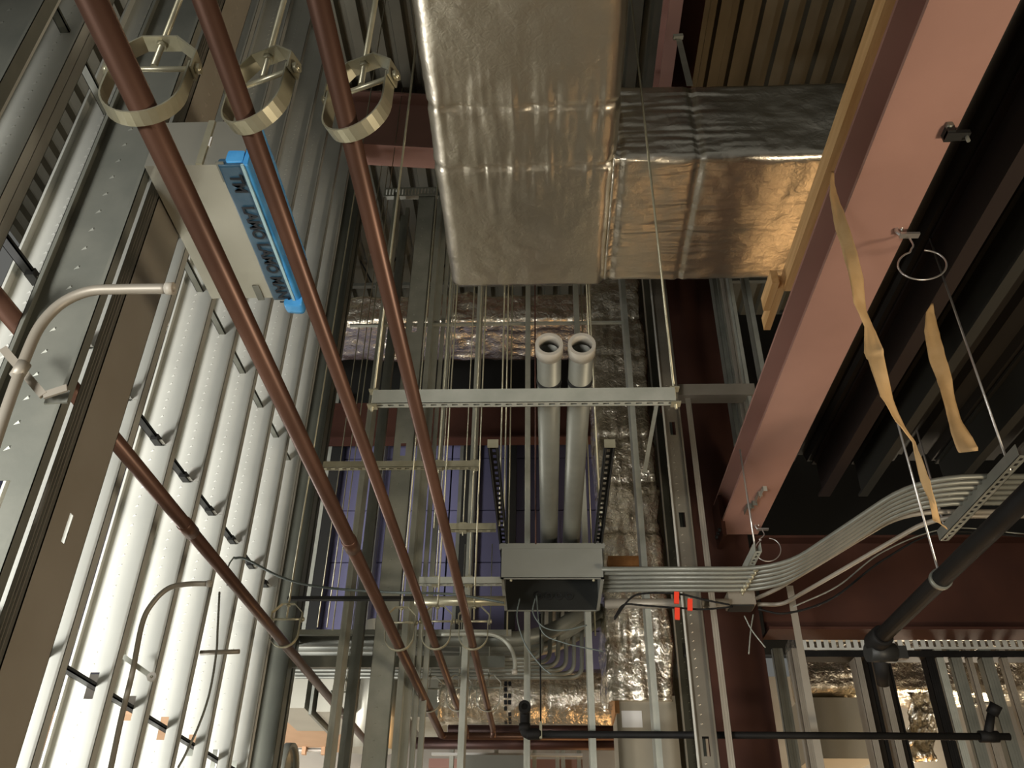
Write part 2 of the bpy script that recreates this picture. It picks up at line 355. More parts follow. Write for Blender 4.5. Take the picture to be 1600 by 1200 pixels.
# far upper-left red beam
a = at(485, 212, Z=7.15); b = at(700, 250, Z=7.15)
a = V((-2.45, 6.02, 6.95)); b = at(720, 250, Z=6.95)
dd = (b - a); wbeam('steel_beam', a - dd * .02, b + dd * .6, .85, .28, RED, 'short red roof beam at upper left, left of the foil duct', tf=.03)
# upper beam near roof at right, with bright edge
xA = at(1047, 0, Z=6.9).x; xB = at(1068, 0, Z=6.9).x; xC = at(1112, 0, Z=7.0).x
wbeam('steel_beam', ((xA + xB) / 2, -1, 6.9), ((xA + xB) / 2, 9.5, 6.9), .4, xB - xA, RED, 'narrow orange-red roof beam above the branch duct, beside the roof deck')
wbeam('steel_beam', ((xB + xC) / 2 + .02, -1, 7.35), ((xB + xC) / 2 + .02, 9.5, 7.35), .5, xC - xB, REDD, 'dark girder shape standing for the shaded gap under the roof deck, right of the narrow orange beam')  # added dark member, stands for shade in the gap beside the roof beam
# mezzanine joists, shade put into their very dark colours
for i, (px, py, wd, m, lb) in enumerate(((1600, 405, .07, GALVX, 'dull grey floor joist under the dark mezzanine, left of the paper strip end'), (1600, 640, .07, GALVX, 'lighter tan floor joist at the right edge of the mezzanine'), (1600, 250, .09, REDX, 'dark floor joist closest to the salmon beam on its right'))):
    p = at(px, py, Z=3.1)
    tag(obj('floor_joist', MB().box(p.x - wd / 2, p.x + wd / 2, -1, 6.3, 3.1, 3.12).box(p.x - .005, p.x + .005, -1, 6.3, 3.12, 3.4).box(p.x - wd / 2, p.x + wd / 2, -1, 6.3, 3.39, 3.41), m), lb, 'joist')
# dark red beam over the purple wall and bracing above it
a = at(510, 690, Y=9.4); z0 = at(700, 690, Y=9.4).z; z1 = at(700, 635, Y=9.4).z
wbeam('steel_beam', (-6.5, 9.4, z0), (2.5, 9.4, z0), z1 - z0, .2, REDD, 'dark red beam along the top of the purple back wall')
jt = thing('bar_joist', 'dark steel bar joist with diagonal web bracing seen above the far foil duct', 'joist', (0, 8.8, 7.2))
ja = at(560, 448, Y=8.8).z; jb = ja + .75
obj('bottom_chord', MB().box(-6, 3, 8.78, 8.84, ja, ja + .05), GALVD, jt)
obj('top_chord', MB().box(-6, 3, 8.78, 8.84, jb, jb + .05), GALVD, jt)
for k in range(12):
    x = -6 + k * .75; obj('web_bar', MB().bar((x, 8.81, ja), (x + .375, 8.81, jb), .02, .02), DARK, jt); obj('web_bar', MB().bar((x + .375, 8.81, jb), (x + .75, 8.81, ja), .02, .02), DARK, jt)
# ------------------------------------------------------------------ pine plank on the salmon beam
ZP = ZB + .262; pxl = at(1384, 0, Z=ZP).x; pxr = bxl + .03
ft = thing('wood_blocking', 'pale pine plank along the left edge of the salmon beam, with cut end blocks', 'lumber', (pxl, 3, ZP))
yend = at(1232, 455, Z=ZP).y
obj('plank', MB().box(pxl, pxr, -1.4, yend, ZP, ZP + .10), WOOD, ft)
for k, (dx, dy, l) in enumerate(((-.075, -.05, .22), (-.035, .0, .35))):
    obj('block', MB().box(pxl + dx, pxl + dx + .038, yend - .02 + dy, yend + dy + l, ZP + .0, ZP + .09), WOOD, ft)
# ------------------------------------------------------------------ foil wrapped ducts
def foil_tube(name, O, A, U, Wv, L, w_, h_, rad, res, m, parent, amp=.006, seams=(), seed=0, spread=.18, sag=.0, skew=None, cap=True):
    """O start centre, A axis, U width dir, Wv height dir; rounded rectangle w_ x h_"""
    O, A, U, Wv = V(O), V(A).normalized(), V(U).normalized(), V(Wv).normalized()
    per = []                                                     # perimeter samples (pos, normal)
    hw, hh = w_ / 2, h_ / 2
    if rad >= min(hw, hh) - 1e-4 and abs(hw - hh) < 1e-3:
        n = int(2 * math.pi * hw / res)
        for i in range(n): t = 2 * math.pi * i / n; per.append((math.cos(t) * hw, math.sin(t) * hh, math.cos(t), math.sin(t)))
    else:
        cs = [(hw - rad, hh - rad, 0), (-hw + rad, hh - rad, 90), (-hw + rad, -hh + rad, 180), (hw - rad, -hh + rad, 270)]
        for i, (cx, cy, a0) in enumerate(cs):
            na = 5
            for k in range(na + 1):
                t = math.radians(a0 + 90 * k / na); per.append((cx + rad * math.cos(t), cy + rad * math.sin(t), math.cos(t), math.sin(t)))
            nx, ny, na0 = cs[(i + 1) % 4]; t = math.radians(a0 + 90)
            x0, y0 = cx + rad * math.cos(t), cy + rad * math.sin(t); x1, y1 = nx + rad * math.cos(t), ny + rad * math.sin(t)
            q = max(2, int(math.hypot(x1 - x0, y1 - y0) / res))
            for k in range(1, q): per.append((x0 + (x1 - x0) * k / q, y0 + (y1 - y0) * k / q, math.cos(t), math.sin(t)))
    N = len(per); M_ = max(2, int(L / res)); mb = MB()
    for j in range(M_ + 1):
        s = L * j / M_
        for i, (px, py, nx, ny) in enumerate(per):
            base = O + A * s + U * px + Wv * py; q = base * 1.0 + V((seed, seed * .7, 0))
            d = amp * noise.noise(q * 3.0) * 1.2 + amp * .6 * noise.noise(q * 9) + amp * .35 * abs(noise.noise(q * 24))
            for sm in seams:
                e = s - sm; ae = abs(e)
                if ae < spread * 3:
                    c = px if abs(ny) > .5 else py
                    fan = noise.noise(V((c * 30 + seed + 6 * c * ae, e * 1.6, seed + sm * 3)))
                    fan2 = noise.noise(V((c * 75 + seed, e * 3, seed + sm * 7)))
                    d += math.exp(-ae / spread) * (.013 * (abs(fan) * 1.4 - .25) + .006 * fan2) * (amp / .006) - .014 * math.exp(-(ae / .020) ** 2) * (1 + noise.noise(V((c * 9, seed, sm))))
            mb.v.append(base + (U * nx + Wv * ny) * d)
    for j in range(M_):
        for i in range(N):
            a = j * N + i; b = j * N + (i + 1) % N; mb.f.append((a, b, b + N, a + N)); mb.sm.append(True)
    if cap:
        mb.f.append(tuple(range(N))[::-1]); mb.sm.append(False); mb.f.append(tuple(M_ * N + i for i in range(N))); mb.sm.append(False)
    return obj(name, mb, m, parent)
ZF = 4.0
x0 = at(640, 0, Z=ZF).x; x1 = at(980, 60, Z=ZF).x; yf = at(850, 445, Z=ZF).y; yn = at(1200, 243, Z=ZF).y
ys1 = at(800, 168, Z=ZF).y; ys2 = at(800, 262, Z=ZF).y
dt = thing('main_duct', 'large rectangular foil-wrapped duct overhead with a branch turning right', 'duct', (0, 3, ZF))
foil_tube('main_section', ((x0 + x1) / 2, -.6, ZF + .35), (0, 1, 0), (1, 0, 0), (0, 0, 1), yf + .6, x1 - x0, .7, .085, .0165, FOIL, dt, .006, (ys1 + .6, ys2 + .6), 1)
xb0 = x1 - .02
foil_tube('branch_section', (xb0, (yf + yn) / 2 - .01, ZF + .34), (1, 0, 0), (0, 1, 0), (0, 0, 1), 1.7, yf - yn - .02, .69, .05, .0165, FOIL, dt, .008, (.04, at(1075, 350, Z=ZF).x - xb0), 5, .22)
p = at(1000, 300, Z=ZF)
hs_ = thing('duct_strap', 'flat metal hanger strap rising from the branch duct to the roof beam', 'strap', at(1078, 132, Y=3.5))
obj('strap', MB().bar(at(1078, 134, Y=3.52), at(1061, 62, Y=3.75), .04, .004, (0, 1, 0)), GALV, hs_)
obj('beam_clamp', MB().bar(at(1052, 58, Y=3.75), at(1067, 57, Y=3.75), .03, .03), GALV, hs_)
# far foil duct D3, across the room
YD = 7.6
z3a = at(700, 503, Y=YD).z; y3b = at(700, 566, Z=z3a).y; z3t = at(700, 459, Y=YD).z
d3 = thing('far_duct', 'crumpled silver duct running across the room behind the middle studs, above the purple wall', 'duct', (-2, YD, z3a))
foil_tube('duct_wrap', (-5.4, (YD + y3b) / 2, (z3a + z3t) / 2), (1, 0, 0), (0, 1, 0), (0, 0, 1), gx(985, YD) + 5.4, y3b - YD, z3t - z3a, .08, .032, FOILC, d3, .028, tuple(.5 + .8 * k for k in range(8)), 11, .2)
# vertical riser D4
YR = 6.25
xr0 = gx(926, YR); xr1 = gx(1012, YR); zr1 = z3a + .3; zr0 = at(980, 1094, Y=YR).z
d4 = thing('riser_duct', 'vertical foil-wrapped riser behind the rightmost middle stud, bare metal below', 'duct', (xr0, YR, FL))
foil_tube('duct_wrap', ((xr0 + xr1) / 2, YR + .22, zr0), (0, 0, 1), (1, 0, 0), (0, 1, 0), zr1 - zr0, xr1 - xr0, .44, .05, .024, FOILC, d4, .022, tuple(.02 + .42 * k for k in range(9)), 23, .16)
obj('metal_duct', MB().box(xr0 + .06, xr1, YR + .04, YR + .42, FL, zr0 + .04), TAN, d4)
obj('liner_edge', MB().box(xr0 + .05, xr0 + .08, YR + .02, YR + .4, zr0 - .08, zr0 + .02), ORANGE, d4)
q = at(985, 1120, Y=YR + .035); obj('paper_label', MB().box(q.x - .06, q.x + .08, YR + .034, YR + .038, q.z - .07, q.z + .04), WHITEL, d4)
q = at(950, 876, Y=YR - .03); q2 = at(1003, 876, Y=YR - .03)
obj('seam_edge', MB().box(q.x, q2.x, YR - .05, YR + .02, q.z - .045, q.z + .03), ORANGE, d4)
# round foil duct D5
Y5 = 7.9; c5 = at(800, 1090, Y=Y5); r5 = (at(800, 1048, Y=Y5).z - c5.z) * .96
d5 = thing('round_duct', 'round foil-wrapped duct low behind the middle studs, with printed column of marks', 'duct', c5)
foil_tube('duct_wrap', (at(688, 1090, Y=Y5).x, Y5, c5.z), (1, 0, 0), (0, 1, 0), (0, 0, 1), at(975, 1090, Y=Y5).x - at(688, 1090, Y=Y5).x, 2 * r5, 2 * r5, r5, .025, FOILC, d5, .016, (.05, .95, 1.5), 31, .14)
mb = MB()
for k in range(9):
    t = math.radians(-75 + k * 13); xx = at(790, 1090, Y=Y5 - r5).x
    for j in range(2):
        if random.random() < .5:
            c = V((xx + j * .035, Y5 - (r5 + .012) * math.cos(t), c5.z + (r5 + .012) * math.sin(t))); n = V((0, -math.cos(t), math.sin(t))); tg = V((0, math.sin(t), math.cos(t)))
            mb.face([c - V((.013, 0, 0)) - tg * .018, c + V((.013, 0, 0)) - tg * .018, c + V((.013, 0, 0)) + tg * .018, c - V((.013, 0, 0)) + tg * .018])
o = obj('printed_marks', mb, INK, d5); o['kind'] = 'stuff'
# sheet metal duct at lower left, flanged
YS = 7.7
sd = thing('sheet_metal_duct', 'pale unwrapped sheet-metal duct with a flanged joint at lower left', 'duct', at(500, 1080, Y=YS))
def quadbox(name, px, Y0, Y1, m, parent):   # px: x0,x1,ytop,ybot of the near face
    a = at(px[0], px[3], Y=Y0); b = at(px[1], px[2], Y=Y0); return obj(name, MB().box(a.x, b.x, Y0, Y1, a.z, b.z), m, parent)
quadbox('duct_section', (425, 486, 1030, 1106), YS, YS + .9, SHEET, sd)
quadbox('duct_section', (494, 562, 1030, 1112), YS, YS + .9, SHEET, sd)
quadbox('duct_flange', (486, 494, 1026, 1116), YS - .04, YS + .95, GALVD, sd)
quadbox('duct_section', (640, 688, 1046, 1120), YS, YS + .8, GALV, sd)
c = at(590, 1080, Y=YS + .2); obj('round_section', MB().tube([(c.x, YS + .2, c.z - .5), (c.x, YS + .2, c.z + .6)], .2, 28), SHEET, sd)
a = at(445, 1195, Y=7.0); b = at(400, 1150, Y=7.3)
rd = thing('round_sleeve', 'shiny round metal duct end at bottom left beside the end post', 'duct', a)
obj('sleeve', MB().pipe((a.x - .8, 7.0, a.z - .06), (a.x + .02, 7.0, a.z - .06), .2, .19), GALV, rd); obj('collar', MB().pipe((a.x + .0, 7.0, a.z - .06), (a.x + .06, 7.0, a.z - .06), .215, .19), GALVD, rd)
# lower-left background pieces
a = at(560, 1140, Y=9.3)
wbeam('steel_beam', (-7, 9.3, at(500, 1143, Y=9.3).z), (-1.8, 9.3, at(500, 1143, Y=9.3).z), .14, .2, RED, 'orange-red beam far behind the left studs, under the tan ceiling board')
tag(obj('ceiling_board', MB().box(-7, -1.7, 8.2, 9.9, at(540, 1118, Y=8.2).z - .0, at(540, 1118, Y=8.2).z + .03), WOODB), 'tan board ceiling far back at lower left below the sheet-metal duct', 'board')
lv = thing('louvre', 'slatted tan louvre in the back wall at bottom left', 'louvre', at(480, 1165, Y=9.7))
for k in range(6):
    z = at(480, 1148 + k * 5, Y=9.7).z; obj('slat', MB().box(at(425, 1160, Y=9.7).x, at(512, 1160, Y=9.7).x, 9.66, 9.74, z - .012, z + .006), WHITEW, lv)
for px in (437, 478, 508):
    x = at(px, 1160, Y=9.65).x; obj('mullion', MB().box(x - .02, x + .02, 9.6, 9.66, at(480, 1180, Y=9.65).z, at(480, 1143, Y=9.65).z), WOODB, lv)
fb = thing('far_framing', 'small far opening framed with pale studs under the copper mains at bottom centre', 'framing', at(800, 1190, Y=9.2))
for px in (705, 775, 835, 871, 880, 905):
    x = at(px, 1190, Y=9.2).x; obj('stud', MB().box(x - .02, x + .02, 9.2, 9.3, FL, at(px, 1168, Y=9.2).z), GALV, fb)
obj('header', MB().box(at(675, 1180, Y=9.2).x, at(910, 1180, Y=9.2).x, 9.15, 9.2, at(800, 1182, Y=9.2).z, at(800, 1178, Y=9.2).z), WHITEW, fb)
obj('cabinet', MB().box(at(727, 1190, Y=9.0).x, at(823, 1190, Y=9.0).x, 8.9, 9.1, FL, at(800, 1183, Y=9.0).z), GREYP, fb)
obj('red_beam', MB().box(at(670, 1190, Y=9.5).x, at(910, 1190, Y=9.5).x, 9.5, 9.6, at(800, 1200, Y=9.5).z, at(800, 1186, Y=9.5).z), RED, fb)
# ------------------------------------------------------------------ copper pipes
ZPp = 1.45
PX = {1: -.818, 2: -.612, 3: -.403, 4: -1.455}
PR = {1: .0285, 2: .0215, 3: .0215, 4: .027}
def copper(k, y0, y1, couplings, label, drop=None, zz=ZPp):
    t = thing('copper_pipe', label, 'pipe', (PX[k], (y0 + y1) / 2, zz)); r = PR[k]
    pts = [(PX[k], y0, zz), (PX[k], y1, zz)]
    if drop: pts = fillet(pts + [drop], .05)
    obj('tube', MB().tube(pts, r, 20), COPPER, t)
    for c in couplings: obj('coupling', MB().tube([(PX[k], c - .05, zz), (PX[k], c - .048, zz), (PX[k], c + .048, zz), (PX[k], c + .05, zz)], [r, r + .004, r + .004, r], 20), COPPER, t)
    return t
copper(1, -.8, 7.12, (at(545, 850, Z=ZPp).y,), 'thickest copper pipe, first from the left of the three parallel overhead pipes', (.9, 7.12, ZPp))
copper(2, -.8, 6.95, (), 'middle copper pipe of the three parallel overhead pipes', (-.612, 6.96, 1.4))
copper(3, -.8, 6.9, (), 'rightmost copper pipe of the three, next to the foil duct', (-.403, 6.92, 1.4))
copper(4, 1.62, 7.3, (at(295, 825, Z=ZPp).y,), 'lone copper pipe crossing the left studs, weaving behind the brown stud')
mt = thing('copper_main', 'dark copper main running across behind the studs at bottom centre', 'pipe', (0, 7.3, 1.3))
za = at(800, 1140, Y=7.3).z
obj('tube', MB().tube([(at(700, 1150, Y=7.3).x, 7.3, za), (1.0, 7.3, za)], .035, 16), COPPERD, mt)
zb_ = at(800, 1162, Y=7.2).z
mt2 = thing('copper_main', 'lowest dark red-brown main crossing at bottom centre, starting left of the elbow', 'pipe', (0, 7.2, zb_))
obj('tube', MB().tube([(at(645, 1160, Y=7.2).x, 7.2, zb_), (1.0, 7.2, zb_)], .045, 16), COPPERD, mt2)
# ------------------------------------------------------------------ clevis hangers
def clevis(X, Y, zp, r, W, H, label, rot=0.0, bw=.03, rodtop=ZD, m=ZINC, lean=0, rr=.006, group=None):
    """strap cradles the pipe (bottom at zp-r); W wide, H high"""
    base = V((X, Y, zp - r - .007)); t = thing('clevis_hanger', label, 'hanger', base, group)
    M = Matrix.Translation(base) @ Matrix.Rotation(rot, 4, 'Z')
    R = W / 2; th = .004
    def band(path, bw_, nm):
        mb = MB()
        for i in range(len(path) - 1):
            (xa, za_), (xb, zb2) = path[i], path[i + 1]; d = V((xb - xa, 0, zb2 - za_)); n = V((-d.z, 0, d.x)).normalized() * th
            A, B = V((xa, 0, za_)), V((xb, 0, zb2)); h = V((0, bw_ / 2, 0))
            P = [A - h, A + h, B + h, B - h]; Q = [p_ + n for p_ in P]; n0 = len(mb.v)
            mb.v += [M @ p_ for p_ in P + Q]
            for q in ((0, 1, 2, 3), (7, 6, 5, 4), (0, 4, 5, 1), (1, 5, 6, 2), (2, 6, 7, 3), (3, 7, 4, 0)): mb.f.append(tuple(n0 + i_ for i_ in q)); mb.sm.append(False)
        return obj(nm, mb, m, t)
    low = [(-R, H * .66)] + [(-R * math.cos(a_), R - R * math.sin(a_)) for a_ in [math.pi * k / 16 for k in range(17)]] + [(R, H * .66)]
    band(low, bw, 'strap')
    zt2 = H; band([(-R - .006, H * .58), (-R - .006, H * .80), (-R * .45, zt2), (R * .45, zt2), (R + .006, H * .80), (R + .006, H * .58)][::-1], bw * 1.05, 'yoke')
    zb3 = H * .64
    bo = obj('cross_bolt', MB().tube([M @ V((-R - .02, 0, zb3)), M @ V((R + .02, 0, zb3))], .006, 10), m, t)
    for s_ in (-1, 1): obj('nut', MB().tube([M @ V((s_ * (R + .008), 0, zb3)), M @ V((s_ * (R + .018), 0, zb3))], .012, 6), m, t)
    top = M @ V((0, 0, H + .002)); obj('hex_nut', MB().tube([M @ V((0, 0, H - .016)), M @ V((0, 0, H - .004))], .012, 6), m, t)
    obj('threaded_rod', MB().tube([M @ V((0, 0, zb3 + .01)), V((top.x, top.y, rodtop))], rr, 8), m, t)
    return t
cl = lambda px, py, X: at(px, py, X=X)
clevis(PX[1] - .012, 1.135, ZPp, PR[1], .172, .255, 'big near clevis hanger around the thickest copper pipe, top left', 0.02, .036, rr=.007)
clevis(PX[2] + .012, 1.165, ZPp, PR[2], .150, .235, 'near clevis hanger around the middle copper pipe, top of the frame', -.35, .036, rr=.007, rodtop=3.97)
clevis(PX[3] + .012, 1.19, ZPp, PR[3], .150, .235, 'near clevis hanger around the rightmost copper pipe, beside the foil duct', -.35, .036, rr=.007, rodtop=3.97)
yr2, yr3 = 4.77, 6.2
names = {1: 'thickest', 2: 'middle', 3: 'rightmost'}
for k in (1, 2, 3):
    clevis(PX[k] - .0, yr2, ZPp, PR[k], .165, .25, 'far clevis hanger on the %s overhead copper pipe, level with the grey box' % names[k], 0, .025, rr=.005)
    clevis(PX[k], yr3, ZPp, PR[k], .165, .25, 'furthest clevis hanger on the %s overhead copper pipe, just before its end' % names[k], 0, .025, rr=.004, m=GALV, rodtop=2.66)
clevis(PX[4], 4.72, ZPp, PR[4], .165, .25, 'clevis hanger on the lone left copper pipe, in front of the end post', 0, .025, rr=.005)
clevis(PX[4] + .02, 6.3, ZPp, PR[4], .165, .25, 'furthest clevis hanger on the lone left copper pipe, half behind a stud', 0, .025, rr=.004, m=GALV, rodtop=2.66)
# ------------------------------------------------------------------ strut trapezes
def strut(mb, a, b, w_, h_, slots='bottom', pitch=.05):
    """U channel from a to b (centres of the bottom), web on given side, with punched slots"""
    a = V(a); b = V(b); L = (b - a).length; d = (b - a).normalized(); sd = d.cross(V((0, 0, 1))).normalized()
    M = Matrix((sd, d, V((0, 0, 1)))).transposed().to_4x4(); M.translation = a; t = .0025
    mb.box(-w_ / 2, -w_ / 2 + t, 0, L, 0, h_, M); mb.box(w_ / 2 - t, w_ / 2, 0, L, 0, h_, M)
    z0, z1 = (0, t) if slots == 'bottom' else (h_ - t, h_)
    mb.box(-w_ / 2, -w_ * .17, 0, L, z0, z1, M); mb.box(w_ * .17, w_ / 2, 0, L, z0, z1, M)
    y = 0
    while y < L: mb.box(-w_ * .17, w_ * .17, y, min(L, y + pitch * .45), z0, z1, M); y += pitch
    if slots == 'top': mb.box(-w_ / 2, -w_ / 2 + .009, 0, L, 0, t, M); mb.box(w_ / 2 - .009, w_ / 2, 0, L, 0, t, M)
    return mb
def rod(p, ztop, parent, r=.005, m=ZINC, zb=None):
    return obj('threaded_rod', MB().tube([(p[0], p[1], p[2] if zb is None else zb), (p[0], p[1], ztop)], r, 8), m, parent)
def trapeze(pa, pb, Z=None, Y=None, h=.041, label='', rods=(), r=.006, dz=.0, w_=.041, m=GALV):
    if Z is not None: a = at(*pa, Z=Z); b = at(*pb, Z=Z)
    else: a = at(*pa, Y=Y); b = at(*pb, Y=Y)
    b.z = a.z; b.y = a.y
    t = thing('strut_trapeze', label, 'support', (a + b) / 2)
    obj('channel', strut(MB(), a, b, w_, h, 'bottom'), m, t)
    for f in rods:
        p = a.lerp(b, f); rod(p, ZD, t, r, ZINC, p.z - .03)
        obj('square_washer', MB().box(p.x - .022, p.x + .022, p.y - .022, p.y + .022, p.z - .008, p.z - .001), ZINC, t)
        obj('square_washer', MB().box(p.x - .022, p.x + .022, p.y - .022, p.y + .022, p.z + h, p.z + h + .006), ZINC, t)
    return t, a, b
Z1 = 2.14
T1, ta, tb = trapeze((582, 634), (1056, 629), Z=Z1, h=.075, label='long two-rod trapeze channel carrying the two big open-ended conduits', rods=(.0, 1.0), r=.0065)
for o_, (pa, pb, Yv, lb, rf) in enumerate((((505, 733), (750, 732), 4.82, 'tan trapeze channel low left of centre, crossing behind the three copper pipes', (.74, .965)), ((686, 830), (775, 830), 5.0, 'short tan trapeze channel left of the grey box, upper of the stack', (.42,)), ((655, 914), (784, 914), 5.1, 'trapeze channel meeting the left side of the grey box', (.2, .6)))):
    trapeze(pa, pb, Y=Yv, h=.045, label=lb, rods=rf, r=.0035, m=ZINC if o_ < 2 else GALV)
p0 = at(648, 939, Y=5.25); p1 = at(790, 939, Y=5.25); sc = thing('conduit', 'thick straight conduit entering the left side of the grey box', 'conduit', p0); obj('tube', MB().tube([p0, p1], .03, 16), ZINC, sc)
p0 = at(452, 938, Y=5.55); p1 = at(660, 936, Y=5.55); obj('bridging_channel', MB().box(p0.x, p1.x, 5.5, 5.54, p0.z - .01, p0.z + .012), DARK, wm)
# two big conduits lying on the trapeze
for i, (px, lb) in enumerate(((858, 'left one of the two big open-ended conduits with pale bushings'), (909, 'right one of the two big open-ended conduits with pale bushings'))):
    zc = 2.28; a = at(px, 540, Z=zc); r = .056
    t = thing('big_conduit', lb, 'conduit', (a.x, a.y, zc)); yb = 6.9
    obj('tube', MB().pipe((a.x, a.y + .02, zc), (a.x, yb, zc), r, r - .004, 28), PIPEG, t)
    obj('bushing', MB().pipe((a.x, a.y - .012, zc), (a.x, a.y + .055, zc), r + .006, r - .009, 28), PVC, t)
    obj('bore_shade_disc', MB().tube([(a.x, a.y + .25, zc), (a.x, a.y + .26, zc)], r - .005, 20), INK, t)  # black disc stands for the shade inside the bore
    obj('pipe_strap', MB().pipe((a.x, ta.y - .015, zc), (a.x, ta.y + .015, zc), r + .004, r + .0005, 28), DARK, t)
# ------------------------------------------------------------------ grey junction box on two struts
ZX = 1.95
A0 = at(782, 903, Z=ZX); A1 = at(944, 903, Z=ZX); Bf = at(865, 955, Z=ZX); zt3 = at(860, 850, Y=A0.y).z
bx = thing('junction_box', 'open-bottomed grey steel junction box at centre, hung on two black struts', 'box', (0, A0.y, ZX))
x0, x1, y0, y1 = A0.x, A1.x, A0.y, Bf.y
obj('front_face', MB().box(x0, x1, y0, y0 + .004, ZX, zt3).box(x0 - .012, x1 + .012, y0 - .004, y0 + .02, zt3 - .03, zt3 + .004), GREYP, bx)
obj('side', MB().box(x0, x0 + .004, y0, y1, ZX, zt3), GREYP, bx); obj('side', MB().box(x1 - .004, x1, y0, y1, ZX, zt3), GREYP, bx)
obj('back', MB().box(x0, x1, y1 - .004, y1, ZX, zt3), INT, bx)
mb = MB().box(x0 + .004, x1 - .004, y0 + .005, y1 - .004, zt3 - .006, zt3); obj('top_panel', mb, INT, bx)
obj('rim', MB().box(x0, x1, y0, y0 + .02, ZX - .002, ZX + .004).box(x0, x0 + .02, y0, y1, ZX - .002, ZX + .004).box(x1 - .02, x1, y0, y1, ZX - .002, ZX + .004).box(x0, x1, y1 - .015, y1, ZX - .002, ZX + .004), GREYP, bx)
for k in range(4): xx = x0 + (x1 - x0) * (.36 + .11 * k); obj('locknut', MB().pipe((xx, y1 - .02, ZX + (zt3 - ZX) * .45), (xx, y1 - .004, ZX + (zt3 - ZX) * .45), .026, .016, 14), DARK, bx)
for f in (.1, .9): obj('screw', MB().tube([(x0 + (x1 - x0) * f, y0 + .03, ZX - .01), (x0 + (x1 - x0) * f, y0 + .03, ZX + .01)], .008, 8), ZINC, bx)
for i, (pt, pb, lb) in enumerate((((770, 699), (785, 852), 'left perforated black strut holding the grey junction box'), ((953, 699), (938, 852), 'right perforated black strut holding the grey junction box'))):
    zs = zt3; a = at(*pt, Z=zs); xx = a.x; yy = y1 + .35
    t = thing('perforated_strut', lb, 'strut', (xx, a.y, zs))
    obj('channel', strut(MB(), (xx, a.y, zs), (xx, yy, zs), .052, .042, 'top', .062), DARK, t)
    obj('end_plate', MB().box(xx - .028, xx + .028, a.y - .004, a.y, zs - .002, zs + .045), ZINC, t)
    for dx in ((-.012, .016) if i == 0 else (0,)): rod((xx + dx, 4.79, zs), ZD, t, .0055)
    obj('threaded_rod', MB().tube([(xx, y1 + .12, zs - .35), (xx, y1 + .12, ZD)], .0055, 8), ZINC, t)
# ------------------------------------------------------------------ conduit bundle to the right of the box
ZK = 1.99
for i in range(6):
    f = i / 5.0
    q0 = at(940, 889 + 33 * f, Z=ZK); q1 = at(1222 - 10 * f, 888 + 33 * f, Z=ZK); q2 = at(1437 - 12 * f, 745 + 41 * f, Z=ZK); q3 = at(1640, 744 + 41 * f, Z=ZK)
    for q in (q0, q1): q.y = q0.y
    q3.y = q2.y
    t = thing('conduit', 'conduit %s in the parallel bundle from the grey box to the right edge' % ['topmost', 'second from top', 'third from top', 'fourth from top', 'fifth from top', 'lowest'][i], 'conduit', q0)
    obj('tube', MB().tube(fillet([q0, q1, q2, q3], .28), .0135, 12), PIPEG, t)
    c = at(1180 - 4 * i, 889 + 33 * f, Z=ZK); obj('strap_clamp', MB().tube([(c.x - .014, q0.y, ZK), (c.x + .014, q0.y, ZK)], .019, 10), ZINC, t)
    obj('clamp_bolt', MB().tube([(c.x, q0.y + .015, ZK - .03), (c.x, q0.y + .015, ZK + .02)], .006, 6), ZINC, t)
# small junction box and two lower conduits
ZJ = 1.97
ja_ = at(1140, 946, Z=ZJ); jb_ = at(1182, 946, Z=ZJ)
jb = thing('junction_box', 'small galvanised junction box under the conduit bundle at right, wires dangling', 'box', ja_)
obj('box_body', MB().box(ja_.x, jb_.x, ja_.y, ja_.y + .14, ZJ + .01, ZJ + .10), GALVB, jb)
obj('dark_underside', MB().box(ja_.x + .01, jb_.x - .01, ja_.y + .01, ja_.y + .13, ZJ, ZJ + .01), DARK, jb)  # dark plate stands for the shaded inside of an open box
for i, (pts, lb) in enumerate((([(1182, 935), (1215, 920), (1412, 800), (1640, 799)], 'upper of the two separate conduits leaving the small junction box'), ([(1183, 944), (1222, 945), (1462, 806), (1640, 806)], 'lower of the two separate conduits leaving the small junction box'))):
    P = [at(x, y, Z=ZJ + .05) for x, y in pts]; t = thing('conduit', lb, 'conduit', P[0]); obj('tube', MB().tube(fillet(P, .2), .0135, 12), GALVB, t)
p0 = at(945, 943, Z=ZJ); p1 = at(1140, 940, Z=ZJ); p1.y = p0.y; t = thing('conduit', 'thicker conduit between the grey box and the small junction box', 'conduit', p0); obj('tube', MB().tube([p0, p1], .032, 14), GALVB, t)
# strut rail under the beam at 1170-1200
def rail(pa, pb, z, label, rods=(), w_=.041, m=GALV):
    a = at(*pa, Z=z); b = at(*pb, Z=z); b.x = a.x = (a.x + b.x) / 2
    t = thing('strut_rail', label, 'support', (a + b) / 2); obj('channel', strut(MB(), a, b, w_, .06, 'bottom', .05), m, t)
    for f, zt in rods: p = a.lerp(b, f); rod(p, zt, t, .006, WIRE)
    return t
rail((1190, 862), (1150, 922), 2.06, 'short rail under the end of the salmon beam, carrying the conduit straps', ((.1, 2.8),))
rail((1600, 712), (1476, 845), 1.93, 'long dark grey rail under the conduit bundle at the right edge', ((.15, 3.4), (.95, 2.6)), .05, GALVD)
